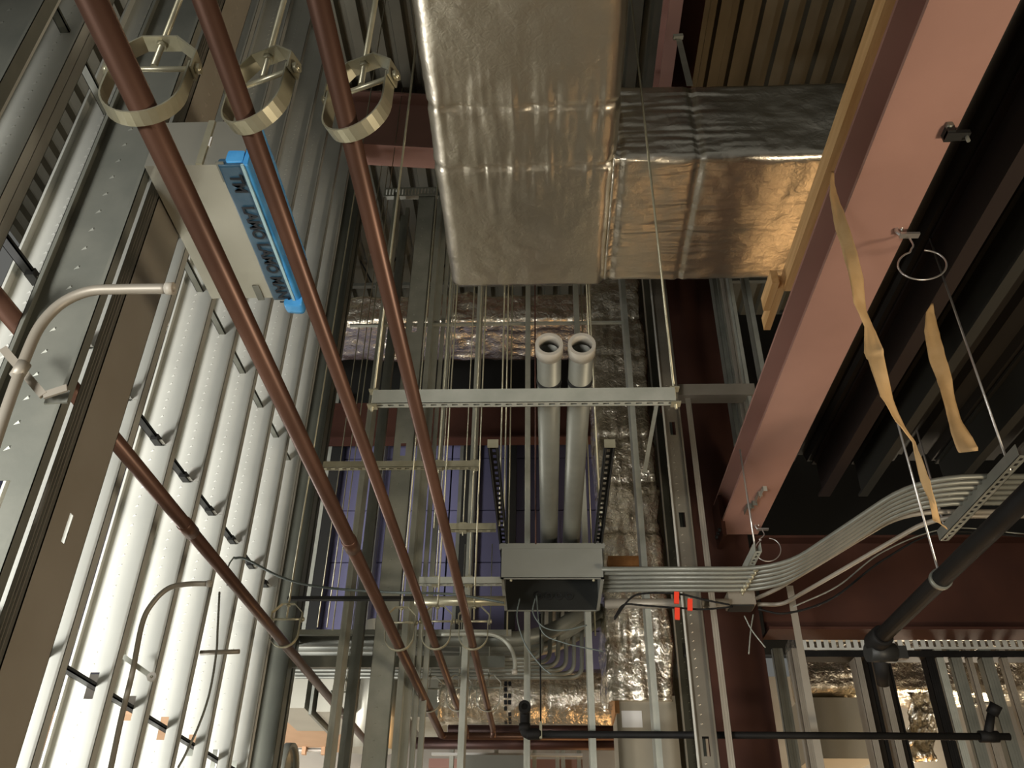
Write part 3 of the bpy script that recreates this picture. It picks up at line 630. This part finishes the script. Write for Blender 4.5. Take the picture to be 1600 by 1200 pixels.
# black pipes
def blackpipe(pts, r, label, fit=()):
    t = thing('black_pipe', label, 'pipe', pts[0]); obj('tube', MB().tube(fillet(pts, .08), r, 18), BLACKP, t)
    for (a, b, rr) in fit: obj('fitting', MB().tube([a, a + (b - a) * .12, a + (b - a) * .88, b], [rr * .86, rr, rr, rr * .86], 16), BLACKP, t)
    return t
za_ = 1.5; a = at(1376, 996, Z=za_); b = at(1600, 760, Z=za_); b = V((a.x, 1.5, za_))
t = blackpipe([a, b], .042, 'thick black pipe running down-left across the lower right corner', ((a + V((0, -.05, 0)), a + V((0, .12, 0)), .06),))
c = a + V((0, -.85, 0)); rod((a.x, at(1447, 905, Z=za_).y, za_), 3.4, t, .006, WIRE); c = V((a.x, at(1447, 905, Z=za_).y, za_)); obj('ring_hanger', MB().pipe(c - V((0, .014, 0)), c + V((0, .014, 0)), .05, .043), GALVD, t)
g = a + V((0, .1, -.05)); t = thing('pipe_coupling', 'rusty dark grooved coupling at the lower end of the thick black pipe', 'fitting', g)
obj('coupling_body', MB().tube([g + V((-.05, 0, 0)), g + V((.10, .02, 0))], .055, 14).box(g.x + .09, g.x + .16, g.y - .02, g.y + .02, g.z - .04, g.z + .03), DARK, t)
obj('coupling_neck', MB().tube([g + V((.02, .02, 0)), g + V((.05, .14, -.14))], [.045, .035], 12), BLACKP, t)
YB = 5.58; zz = at(1000, 1148, Y=YB).z
a = at(838, 1146, Y=YB); b = at(1578, 1152, Y=YB); a.z = b.z = zz
tp = at(820, 1108, Y=YB)
t = blackpipe([a, b], .021, 'black sprinkler pipe running across the bottom right with a fitting at its left end', ((a + V((-.06, 0, 0)), a + V((.03, 0, 0)), .034),))
obj('elbow', MB().tube(fillet([a + V((.0, 0, 0)), V((tp.x, YB, zz)), V((tp.x, YB, tp.z - .02)), V((tp.x, YB - .06, tp.z))], .03), .03, 14), BLACKP, t)
obj('fitting', MB().pipe(V((tp.x, YB - .07, tp.z)), V((tp.x, YB - .02, tp.z)), .038, .02, 16), BLACKP, t)
obj('fitting', MB().tube([(tp.x, YB, zz + .02), (tp.x, YB, zz + .06)], .036, 14), BLACKP, t)
q = at(845, 1146, Y=YB); obj('strap_hanger', MB().box(q.x - .008, q.x + .008, YB - .026, YB - .022, zz - .03, zz + .07), ZINC, t); rod((q.x, YB, zz + .03), 1.9, t, .0045, BLACKP)
tq = at(1543, 1150, Y=YB); tq.z = zz; tu = at(1550, 1108, Y=YB)
obj('tee', MB().tube([tq + V((-.05, 0, 0)), tq + V((.06, 0, 0))], .034, 14).tube([tq, V((tu.x, YB, tu.z))], [.028, .022], 12).tube([V((tu.x - .01, YB, tu.z - .03)), V((tu.x + .02, YB - .03, tu.z + .02))], .036, 12), BLACKP, t)
# ------------------------------------------------------------------ lower right: slotted track wall with ducts behind
YW = 6.95
wq = struct('wall_front', (3, YW, FL))
zq = at(1400, 993, Y=YW).z
slotted_track(wq, gx(1252, YW, 1000), gx(1425, YW, 1000), YW, zq, .115, .058, GALVS)
slotted_track(wq, gx(1425, YW, 1000), gx(1425, YW, 1000) + 2.2, YW - .01, zq + .005, .115, .058, GALVS)
obj('track_lower', MB().box(gx(1252, YW, 1000), 4.6, YW, YW + .15, zq - .17, zq - .12), BLACKP, wq)
for (px, wd, dp, m) in ((1256, .06, .12, GALVB), (1228, .08, .05, GALVD), (1355, .05, .14, GALVB), (1390, .055, .14, GALVB), (1471, .07, .1, BLACKP), (1487, .06, .04, GALV), (1513, .085, .05, GALVD), (1535, .04, .05, GALVB), (1563, .09, .08, GALVD), (1590, .05, .05, GALVB), (1404, .02, .1, BLACKP), (1372, .03, .12, BLACKP)):
    x = at(px, 1095, Y=YW).x; mb = MB().box(x - wd / 2, x + wd / 2, YW + .01, YW + .013, FL, zq - .1).box(x - wd / 2, x - wd / 2 + .003, YW + .01, YW + .01 + dp, FL, zq - .1)
    for k in (-.5, 0, .5): mb.box(x + wd / 2 * k - .0015, x + wd / 2 * k + .0015, YW + .007, YW + .01, FL, zq - .1)
    obj('steel_stud', mb, m, wq)
YL = 8.3
zl = at(1380, 1088, Y=YL).z
lt = thing('lit_duct', 'warmly lit foil duct behind the slotted track wall at lower right', 'duct', at(1380, 1060, Y=YL))
foil_tube('duct_wrap', (at(1262, 1060, Y=YL).x, YL + .3, zl + .34), (1, 0, 0), (0, 1, 0), (0, 0, 1), 2.6, .6, .60, .08, .03, FOILC, lt, .02, (.4, 1.0, 1.6, 2.2), 41)
quadbox('metal_duct', (1268, 1352, 1090, 1185), YL + .05, YL + .5, TAN, thing('metal_box', 'plain tan metal duct box behind the studs at lower right', 'duct', at(1310, 1140, Y=YL)))
cr = thing('crumpled_wrap', 'crumpled hanging foil scrap glowing beside the tan duct box, lower right', 'foil', at(1440, 1120, Y=8.0))
mb = MB(); N1, N2 = 26, 34; n0 = 0
for j in range(N2 + 1):
    for i in range(N1 + 1):
        u_, v_ = i / N1, j / N2; q = at(1418 + 48 * u_ + 10 * v_ * math.sin(6 * v_), 1082 + 108 * v_, Y=8.0)
        mb.v.append(q + V((0, .12 * noise.noise(V((u_ * 4, v_ * 5, 2))) + .05 * noise.noise(V((u_ * 14, v_ * 14, 5))), 0)))
for j in range(N2):
    for i in range(N1): a = j * (N1 + 1) + i; mb.f.append((a, a + 1, a + N1 + 2, a + N1 + 1)); mb.sm.append(True)
o = obj('foil_sheet', mb, FOILC, cr); md = o.modifiers.new('thick', 'SOLIDIFY'); md.thickness = .003
LAMPM = mat('lamp_glow', (1, .8, .5), .5, 0, emis=((1, .78, .48), 14))
q = at(1535, 1082, Y=8.5); lm = thing('work_lamp', 'small glowing work lamp behind the studs at lower right', 'lamp', q)
obj('lamp_head', MB().box(q.x - .09, q.x + .09, q.y, q.y + .05, q.z - .1, q.z + .1), DARK, lm); obj('lamp_glass', MB().box(q.x - .07, q.x + .07, q.y - .01, q.y, q.z - .08, q.z + .08), LAMPM, lm)
# ------------------------------------------------------------------ conduit rack low behind the middle studs
YK = 6.2
zu = at(700, 1003, Y=YK).z; xl = at(452, 1000, Y=YK).x
for i in range(3):
    y = YK + i * .13; r = .055; xe = at(845 + 8 * i, 1000, Y=YK).x
    t = thing('rack_conduit', 'big galvanised conduit in the rack, %s of three, bending up at its right end' % ['nearest', 'middle', 'furthest'][i], 'conduit', (xl, y, zu))
    obj('tube', MB().tube(fillet([(xl, y, zu + .02), (xe, y, zu + .02), (xe + .42, y + .15, zu + .34)], .3), r, 18), GALVD, t)
zl2 = at(700, 1040, Y=YK).z
for i in range(6):
    y = YK - .0 + i * .06; xe = at(846 + 13 * i, 1030, Y=YK).x
    t = thing('rack_conduit', 'thin rack conduit whose vertical bend stands %s from left under the grey box' % ['first', 'second', 'third', 'fourth', 'fifth', 'last'][i], 'conduit', (xl, y, zl2))
    obj('tube', MB().tube(fillet([(xl, y, zl2 + .01 * (5 - i)), (xe, y, zl2 + .01 * (5 - i)), (xe + .02, y, zl2 + .75)], .09), .016, 12), GALVD, t)
rt = thing('rack_channel', 'long galvanised channel under the low conduit rack behind the studs', 'support', (xl, YK - .1, zu))
obj('channel', MB().box(xl, at(800, 985, Y=YK).x, YK - .12, YK - .08, at(700, 993, Y=YK - .1).z, at(700, 985, Y=YK - .1).z), GALV, rt)
obj('lower_channel', MB().box(xl, at(790, 1025, Y=YK).x, YK - .12, YK - .08, at(700, 1044, Y=YK - .1).z, at(700, 1026, Y=YK - .1).z), GALVD, rt)
P = [at(x, y, Y=5.5) for x, y in ((690, 991), (745, 990), (775, 993), (795, 1008), (804, 1030), (804, 1046))]
t = thing('bent_conduit', 'thin conduit curving down to an open end below the left of the grey box', 'conduit', P[-1]); obj('tube', MB().tube(smooth_path(P), .013, 12), GALV, t); obj('end_bushing', MB().tube([P[-1], P[-1] - V((0, 0, .03))], .018, 12), PVC, t)
# ------------------------------------------------------------------ bent conduits on the left wall
P = [at(x, y, Y=1.68) for x, y in ((-30, 760), (10, 640), (44, 548), (66, 505), (98, 473), (140, 455), (190, 452), (262, 451))]
t = thing('bent_conduit', 'near bent conduit at left edge, curving right to an open end', 'conduit', P[3]); obj('tube', MB().tube(smooth_path(P), .0135, 16), GALVB, t)
e = P[-1]; obj('end_ring', MB().pipe(e - V((.004, 0, 0)), e + V((.016, 0, 0)), .0165, .009, 18), PVC, t)
c = at(32, 578, Y=1.68); obj('coupling', MB().tube([c - V((.004, 0, .02)), c + V((.004, 0, .02))], .0165, 14), GALVB, t)
a = at(5, 545, Y=1.72); b = at(68, 618, Y=1.72); t2 = thing('bracket', 'thin bent support bracket behind the near bent conduit', 'bracket', b)
obj('bracket_arm', MB().bar(a, b, .008, .02).bar(b, at(105, 606, Y=1.72), .006, .02), GALVB, t2); obj('bracket_plate', MB().bar(at(72, 622, Y=1.76), at(108, 620, Y=1.76), .006, .035), GALVD, t2)
P = [at(x, y, Y=3.9) for x, y in ((170, 1215), (190, 1120), (207, 1050), (222, 975), (238, 943), (262, 920), (290, 913), (324, 912))]
t = thing('bent_conduit', 'lower bent conduit on the left studs, curving right to an open end', 'conduit', P[4]); obj('tube', MB().tube(smooth_path(P), .0125, 14), GALVB, t)
e = P[-1]; obj('end_ring', MB().pipe(e, e + V((.02, 0, 0)), .0165, .009, 16), PVC, t)
a = at(193, 1026, Y=3.93); b = at(238, 1058, Y=3.93); t2 = thing('bracket', 'small pale bracket arm holding the lower bent conduit', 'bracket', b); obj('bracket_arm', MB().bar(a, b, .01, .022), GALV, t2); obj('bracket_plate', MB().pipe(b - V((0, .01, 0)), b, .022, .008, 10), WHITEW, t2)
a = at(313, 1020, Y=4.5); b = at(374, 1018, Y=4.5); tag(obj('conduit_stub', MB().pipe(a, b, .0125, .009, 14), GALVB), 'short horizontal conduit stub sticking out of the left studs', 'conduit')
def cable(pts, Y, label, r=.006, m=CABLE, n=10, cat='cable'):
    P = smooth_path([at(p[0], p[1], Y=(p[2] if len(p) > 2 else Y)) for p in pts], n); rr = [r * (1 + .18 * (i % 2)) for i in range(len(P))]
    return tag(obj('flexible_cable', MB().tube(P, rr, 8), m), label, cat)
cable([(366, 872), (385, 874), (440, 902), (500, 917), (600, 925), (700, 928), (750, 935), (788, 942)], 4.55, 'long armoured cable sagging from the left wall to the grey box', .0065, CABLE, 24)
cable([(343, 925), (340, 985), (338, 1020), (328, 1080), (312, 1130), (290, 1178), (278, 1200)], 4.4, 'armoured cable hanging down against the white left studs', .0055, GALVD, 24)
cable([(355, 915), (357, 885), (366, 870)], 4.5, 'short cable loop under a clip on the left wall', .004)
for (pts, Y, lb, m) in (([(812, 935), (808, 965), (820, 1005), (845, 1040), (862, 1054)], 4.6, 'loose green wire hanging out of the grey box, longest one', CABLE), ([(836, 935), (833, 958), (850, 980), (880, 985), (917, 977)], 4.7, 'loose wire looping right under the grey box', CABLE), ([(838, 930), (846, 985), (880, 1004), (943, 1018)], 4.75, 'dark wire crossing to the riser under the grey box', CABLE), ([(960, 968), (985, 935), (1010, 927), (1060, 928), (1100, 937), (1140, 945)], 4.9, 'bundle of dark cables looping between the boxes, upper strand', BLACKP), ([(960, 965), (975, 945), (1005, 946), (1060, 950), (1100, 952), (1145, 948)], 4.9, 'bundle of dark cables looping between the boxes, lower strand', BLACKP), ([(1163, 962), (1175, 985), (1196, 1012)], 4.8, 'pale wire dangling from the small junction box, right one', GALVD), ([(1177, 960), (1173, 985), (1170, 1022)], 4.8, 'pale wire dangling from the small junction box, left one', GALVD), ([(1185, 952), (1230, 958), (1300, 935), (1380, 875), (1470, 832), (1600, 838)], 4.6, 'pair of black cables running below the conduit bundle, lower one', BLACKP), ([(1240, 948), (1310, 915), (1380, 862), (1480, 826), (1600, 834)], 4.6, 'pair of black cables running below the conduit bundle, upper one', GALVD)):
    cable(pts, Y, lb, .0055 if m is BLACKP else .0035, m)
for (x, y0_, y1_, lb) in ((1057, 925, 943, 'upper left red tape tag on the dark cables'), (1078, 936, 954, 'right red tape tag on the dark cables'), (1058, 950, 968, 'lower red tape tag on the dark cables')):
    a = at(x, y0_, Y=4.85); b = at(x, y1_, Y=4.85); tag(obj('red_tag', MB().bar(a, b, .028, .014, (0, 1, 0)), REDT), lb, 'tape')
# ------------------------------------------------------------------ sheet metal cabinet with blue film, upper left
ZV = 2.0
xL = -1.21; xR = at(375, 258, Z=ZV).x; yN = at(360, 257, Z=ZV).y; yFr = at(440, 465, Z=ZV).y; xR = (xR + at(462, 465, Z=ZV).x) / 2; zV1 = at(350, 190, Y=yN).z
vb = thing('terminal_box', 'sheet-metal air box between the copper pipes with blue film over its open end', 'box', (xR, yN, ZV))
obj('casing', MB().box(xL, xR, yN, yFr, ZV, zV1), SHEET, vb)
for (px, py) in ((349, 268), (404, 457)):
    q = at(px, py, Z=ZV); obj('clip', MB().box(q.x - .012, q.x + .012, q.y - .04, q.y + .04, ZV - .004, ZV), GALVD, vb)
q = at(327, 222, Y=yN); obj('seam_strip', MB().box(xL + .16, xL + .18, yN - .006, yN, ZV, zV1), ZINC, vb); obj('warning_label', MB().box(q.x - .006, q.x + .006, yN - .004, yN - .001, q.z - .02, q.z + .02), WHITEL, vb)
def wrinkle_box(name, x0, x1, y0, y1, z0, z1, m, parent, amp):
    return foil_tube(name, ((x0 + x1) / 2, y0, (z0 + z1) / 2), (0, 1, 0), (1, 0, 0), (0, 0, 1), y1 - y0, x1 - x0, z1 - z0, .008, .012, m, parent, amp, (), 3)
fw = .075
wrinkle_box('film_skirt', xR - fw, xR + .006, yN - .004, yFr + .004, ZV - .007, ZV + .022, BLUED, vb, .002)
wrinkle_box('film_fold', xR - .05, xR + .006, yN - .012, yN + .02, ZV + .0, ZV + .05, BLUE, vb, .008)
wrinkle_box('blue_film', xR + .004, xR + .022, yN - .01, yFr + .012, ZV - .012, zV1 + .004, BLUE, vb, .007)
obj('tape_edge', MB().box(xR + .0, xR + .009, yN - .01, yFr + .02, ZV - .016, ZV - .009), mat('pale_tape', (.35, .52, .55), .4), vb)
wrinkle_box('film_tail', xR - .03, xR + .03, yFr - .0, yFr + .05, ZV - .03, ZV + .03, BLUE, vb, .02)
def text(body, loc, rot, size, m, parent, name='film_print'):
    cu = bpy.data.curves.new(name, 'FONT'); cu.body = body; cu.size = size; cu.extrude = .0005; cu.align_x = 'CENTER'; cu.align_y = 'CENTER'; cu.offset = .0015
    tmp = bpy.data.objects.new('tmp', cu); col.objects.link(tmp); bpy.context.view_layer.update()
    dg = bpy.context.evaluated_depsgraph_get(); me = bpy.data.meshes.new_from_object(tmp.evaluated_get(dg)); bpy.data.objects.remove(tmp)
    me.materials.clear(); me.materials.append(m); o = bpy.data.objects.new(name, me); col.objects.link(o); o.parent = parent
    o.location = V(loc) - origin_of(parent); o.rotation_euler = rot; return o
for k, s in enumerate(('TM', 'LAMO', 'LAMO', 'MANT')):
    text(s, (xR - .033, yN + .07 + k * (yFr - yN - .12) / 3.0, ZV - .0105), (math.pi, 0, math.radians(90)), .055, INK, vb)
# ------------------------------------------------------------------ bridle rings and beam clamps on the salmon beam
def ring(c, rx, ry, clamp, stem, Y, label):
    t = thing('bridle_ring', label, 'ring', at(*clamp, Y=Y)); P = []
    for k in range(33):
        a = math.radians(-110 - 335 * k / 32.0); P.append(at(c[0] + rx * math.cos(a), c[1] - 0 + ry * math.sin(a), Y=Y))
    P = [at(*s, Y=Y) for s in stem] + P[1:]
    obj('wire_ring', MB().tube(smooth_path(P, 3), .0042, 8), WIRE, t)
    q = at(*clamp, Y=Y); obj('clamp_plate', MB().box(q.x - .035, q.x + .05, q.y - .015, q.y + .015, q.z - .012, q.z + .0), WIRE, t)
    obj('clamp_jaw', MB().tube(smooth_path([q + V((-.03, 0, -.005)), q + V((-.045, 0, .02)), q + V((-.035, 0, .045)), q + V((-.01, 0, .04))], 4), .009, 8), WIRE, t)
    obj('clamp_screw', MB().tube([q + V((-.02, 0, .02)), q + V((-.02, 0, .06))], .006, 8), WIRE, t)
    return t
Yr1 = at(1415, 362, Z=ZB - .02).y
ring((1441, 414), 38, 23, (1418, 366), [(1421, 372), (1427, 383), (1424, 389)], Yr1, 'upper wire ring clamped to the right edge of the salmon beam')
Yr2_ = at(1190, 824, Z=ZB - .02).y
ring((1200, 859), 20, 18, (1190, 826), [(1191, 828), (1194, 836), (1186, 843)], Yr2_, 'lower wire ring near the end of the salmon beam')
q = at(1487, 205, Z=ZB - .01); bt = thing('beam_clamp', 'dark empty clamp high on the right edge of the salmon beam', 'clamp', q)
obj('clamp_body', MB().box(q.x - .03, q.x + .0, q.y - .03, q.y + .03, q.z - .03, q.z + .03).box(q.x - .03, q.x + .06, q.y - .02, q.y + .02, q.z - .035, q.z - .015), DARK, bt); obj('clamp_bolt', MB().tube([q + V((.05, 0, -.06)), q + V((.05, 0, .0))], .008, 6), GALVD, bt)
obj('set_screw', MB().tube([q + V((-.02, -.04, 0)), q + V((-.02, -.02, 0))], .014, 6), GALVD, bt)
# ------------------------------------------------------------------ hanging paper strips
def ribbon(rows, Y, label):
    mb = MB(); L = []
    for k in range(len(rows) - 1):
        (ya, l0, r0), (yb, l1, r1) = rows[k], rows[k + 1]
        for j in range(4):
            f = j / 4; L.append((ya + (yb - ya) * f, l0 + (l1 - l0) * f, r0 + (r1 - r0) * f))
    L.append(rows[-1]); n = len(L); W_ = 6
    for i, (y, l, r) in enumerate(L):
        th = math.sin(i * .33) * .035
        for k in range(W_ + 1):
            f = k / W_; q = at(l + (r - l) * f, y, Y=Y); q += V((0, (f - .5) * th + .006 * noise.noise(V((f * 3, i * .5, 1))), 0)); mb.v.append(q)
    for i in range(n - 1):
        for k in range(W_): a = i * (W_ + 1) + k; mb.f.append((a, a + 1, a + W_ + 2, a + W_ + 1)); mb.sm.append(True)
    o = tag(obj('paper_strip', mb, TAPE), label, 'paper'); md = o.modifiers.new('thick', 'SOLIDIFY'); md.thickness = .0012; return o
Yt = at(1300, 275, Z=ZB + .05).y
ribbon([(268, 1299, 1303), (285, 1295, 1306), (307, 1295, 1311), (343, 1304, 1320), (386, 1317, 1334), (434, 1326, 1350), (477, 1331, 1355), (511, 1350, 1365), (547, 1352, 1377), (560, 1358, 1380), (622, 1374, 1397), (663, 1397, 1416), (691, 1426, 1430), (747, 1441, 1447), (779, 1452, 1459), (816, 1455, 1473), (825, 1474, 1483)], Yt, 'longer torn tan paper strip hanging in front of the salmon beam')
ribbon([(474, 1455, 1458), (491, 1445, 1463), (519, 1443, 1469), (556, 1452, 1475), (590, 1465, 1485), (613, 1469, 1491), (651, 1477, 1503), (679, 1486, 1517), (700, 1497, 1525), (706, 1501, 1527)], at(1456, 474, Z=3.1).y, 'shorter torn tan paper strip hanging in the dark right of the salmon beam')
# ------------------------------------------------------------------ free threaded rods in the middle
for i, (px, py, Y, zb5, lb) in enumerate(((701, 490, 5.2, 825, 'thin rod left of centre, second right of the jamb stud'), (836, 490, 4.85, 850, 'dark thin rod left of the two big conduits'), (918, 480, 4.8, 525, 'short rod dropping to the right big conduit'), (535, 700, 6.6, 980, 'thin rod in front of the purple wall, left one'), (548, 700, 6.7, 980, 'thin rod in front of the purple wall, right one'), (564, 640, 6.0, 985, 'thin pale rod just left of the middle studs'))):
    p = at(px, py, Y=Y); zb6 = at(px, zb5, Y=Y).z
    tag(obj('threaded_rod', MB().tube([(p.x, Y, zb6), (p.x, Y, ZD)], .0048, 8), ZINC if i != 1 else COPPERD), lb, 'rod')
x = at(1238, 940, Y=5.9).x; mbx = MB().box(x - .024, x + .024, 5.9, 5.903, FL, at(1235, 915, Y=5.9).z)
tag(obj('loose_stud', mbx, GALVB), 'single narrow stud rising in front of the dark cross beam at lower right', 'stud')

# ------------------------------------------------------------------ repeats share a group phrase
GR = {'clevis_hanger': 'clevis hangers on the copper pipes', 'copper_pipe': 'overhead copper pipes', 'copper_main': 'copper mains at bottom centre', 'conduit': 'conduits leaving the grey box', 'rack_conduit': 'conduits in the low rack', 'threaded_rod': 'free hanging threaded rods', 'flexible_cable': 'loose cables and wires', 'big_conduit': 'big open-ended conduits', 'perforated_strut': 'black struts of the grey box', 'strut_trapeze': 'trapeze channels', 'strut_rail': 'rails under the conduit bundle', 'paper_strip': 'hanging paper strips', 'red_tag': 'red tape tags', 'bridle_ring': 'wire rings on the salmon beam', 'steel_beam': 'painted steel beams', 'floor_joist': 'joists of the dark mezzanine', 'bent_conduit': 'bent conduit ends', 'black_pipe': 'black iron pipes', 'steel_stud': 'free near studs at left'}
for o in bpy.data.objects:
    b = o.name.split('.')[0]
    if o.parent is None and o.get('label') and b in GR: o['group'] = GR[b]
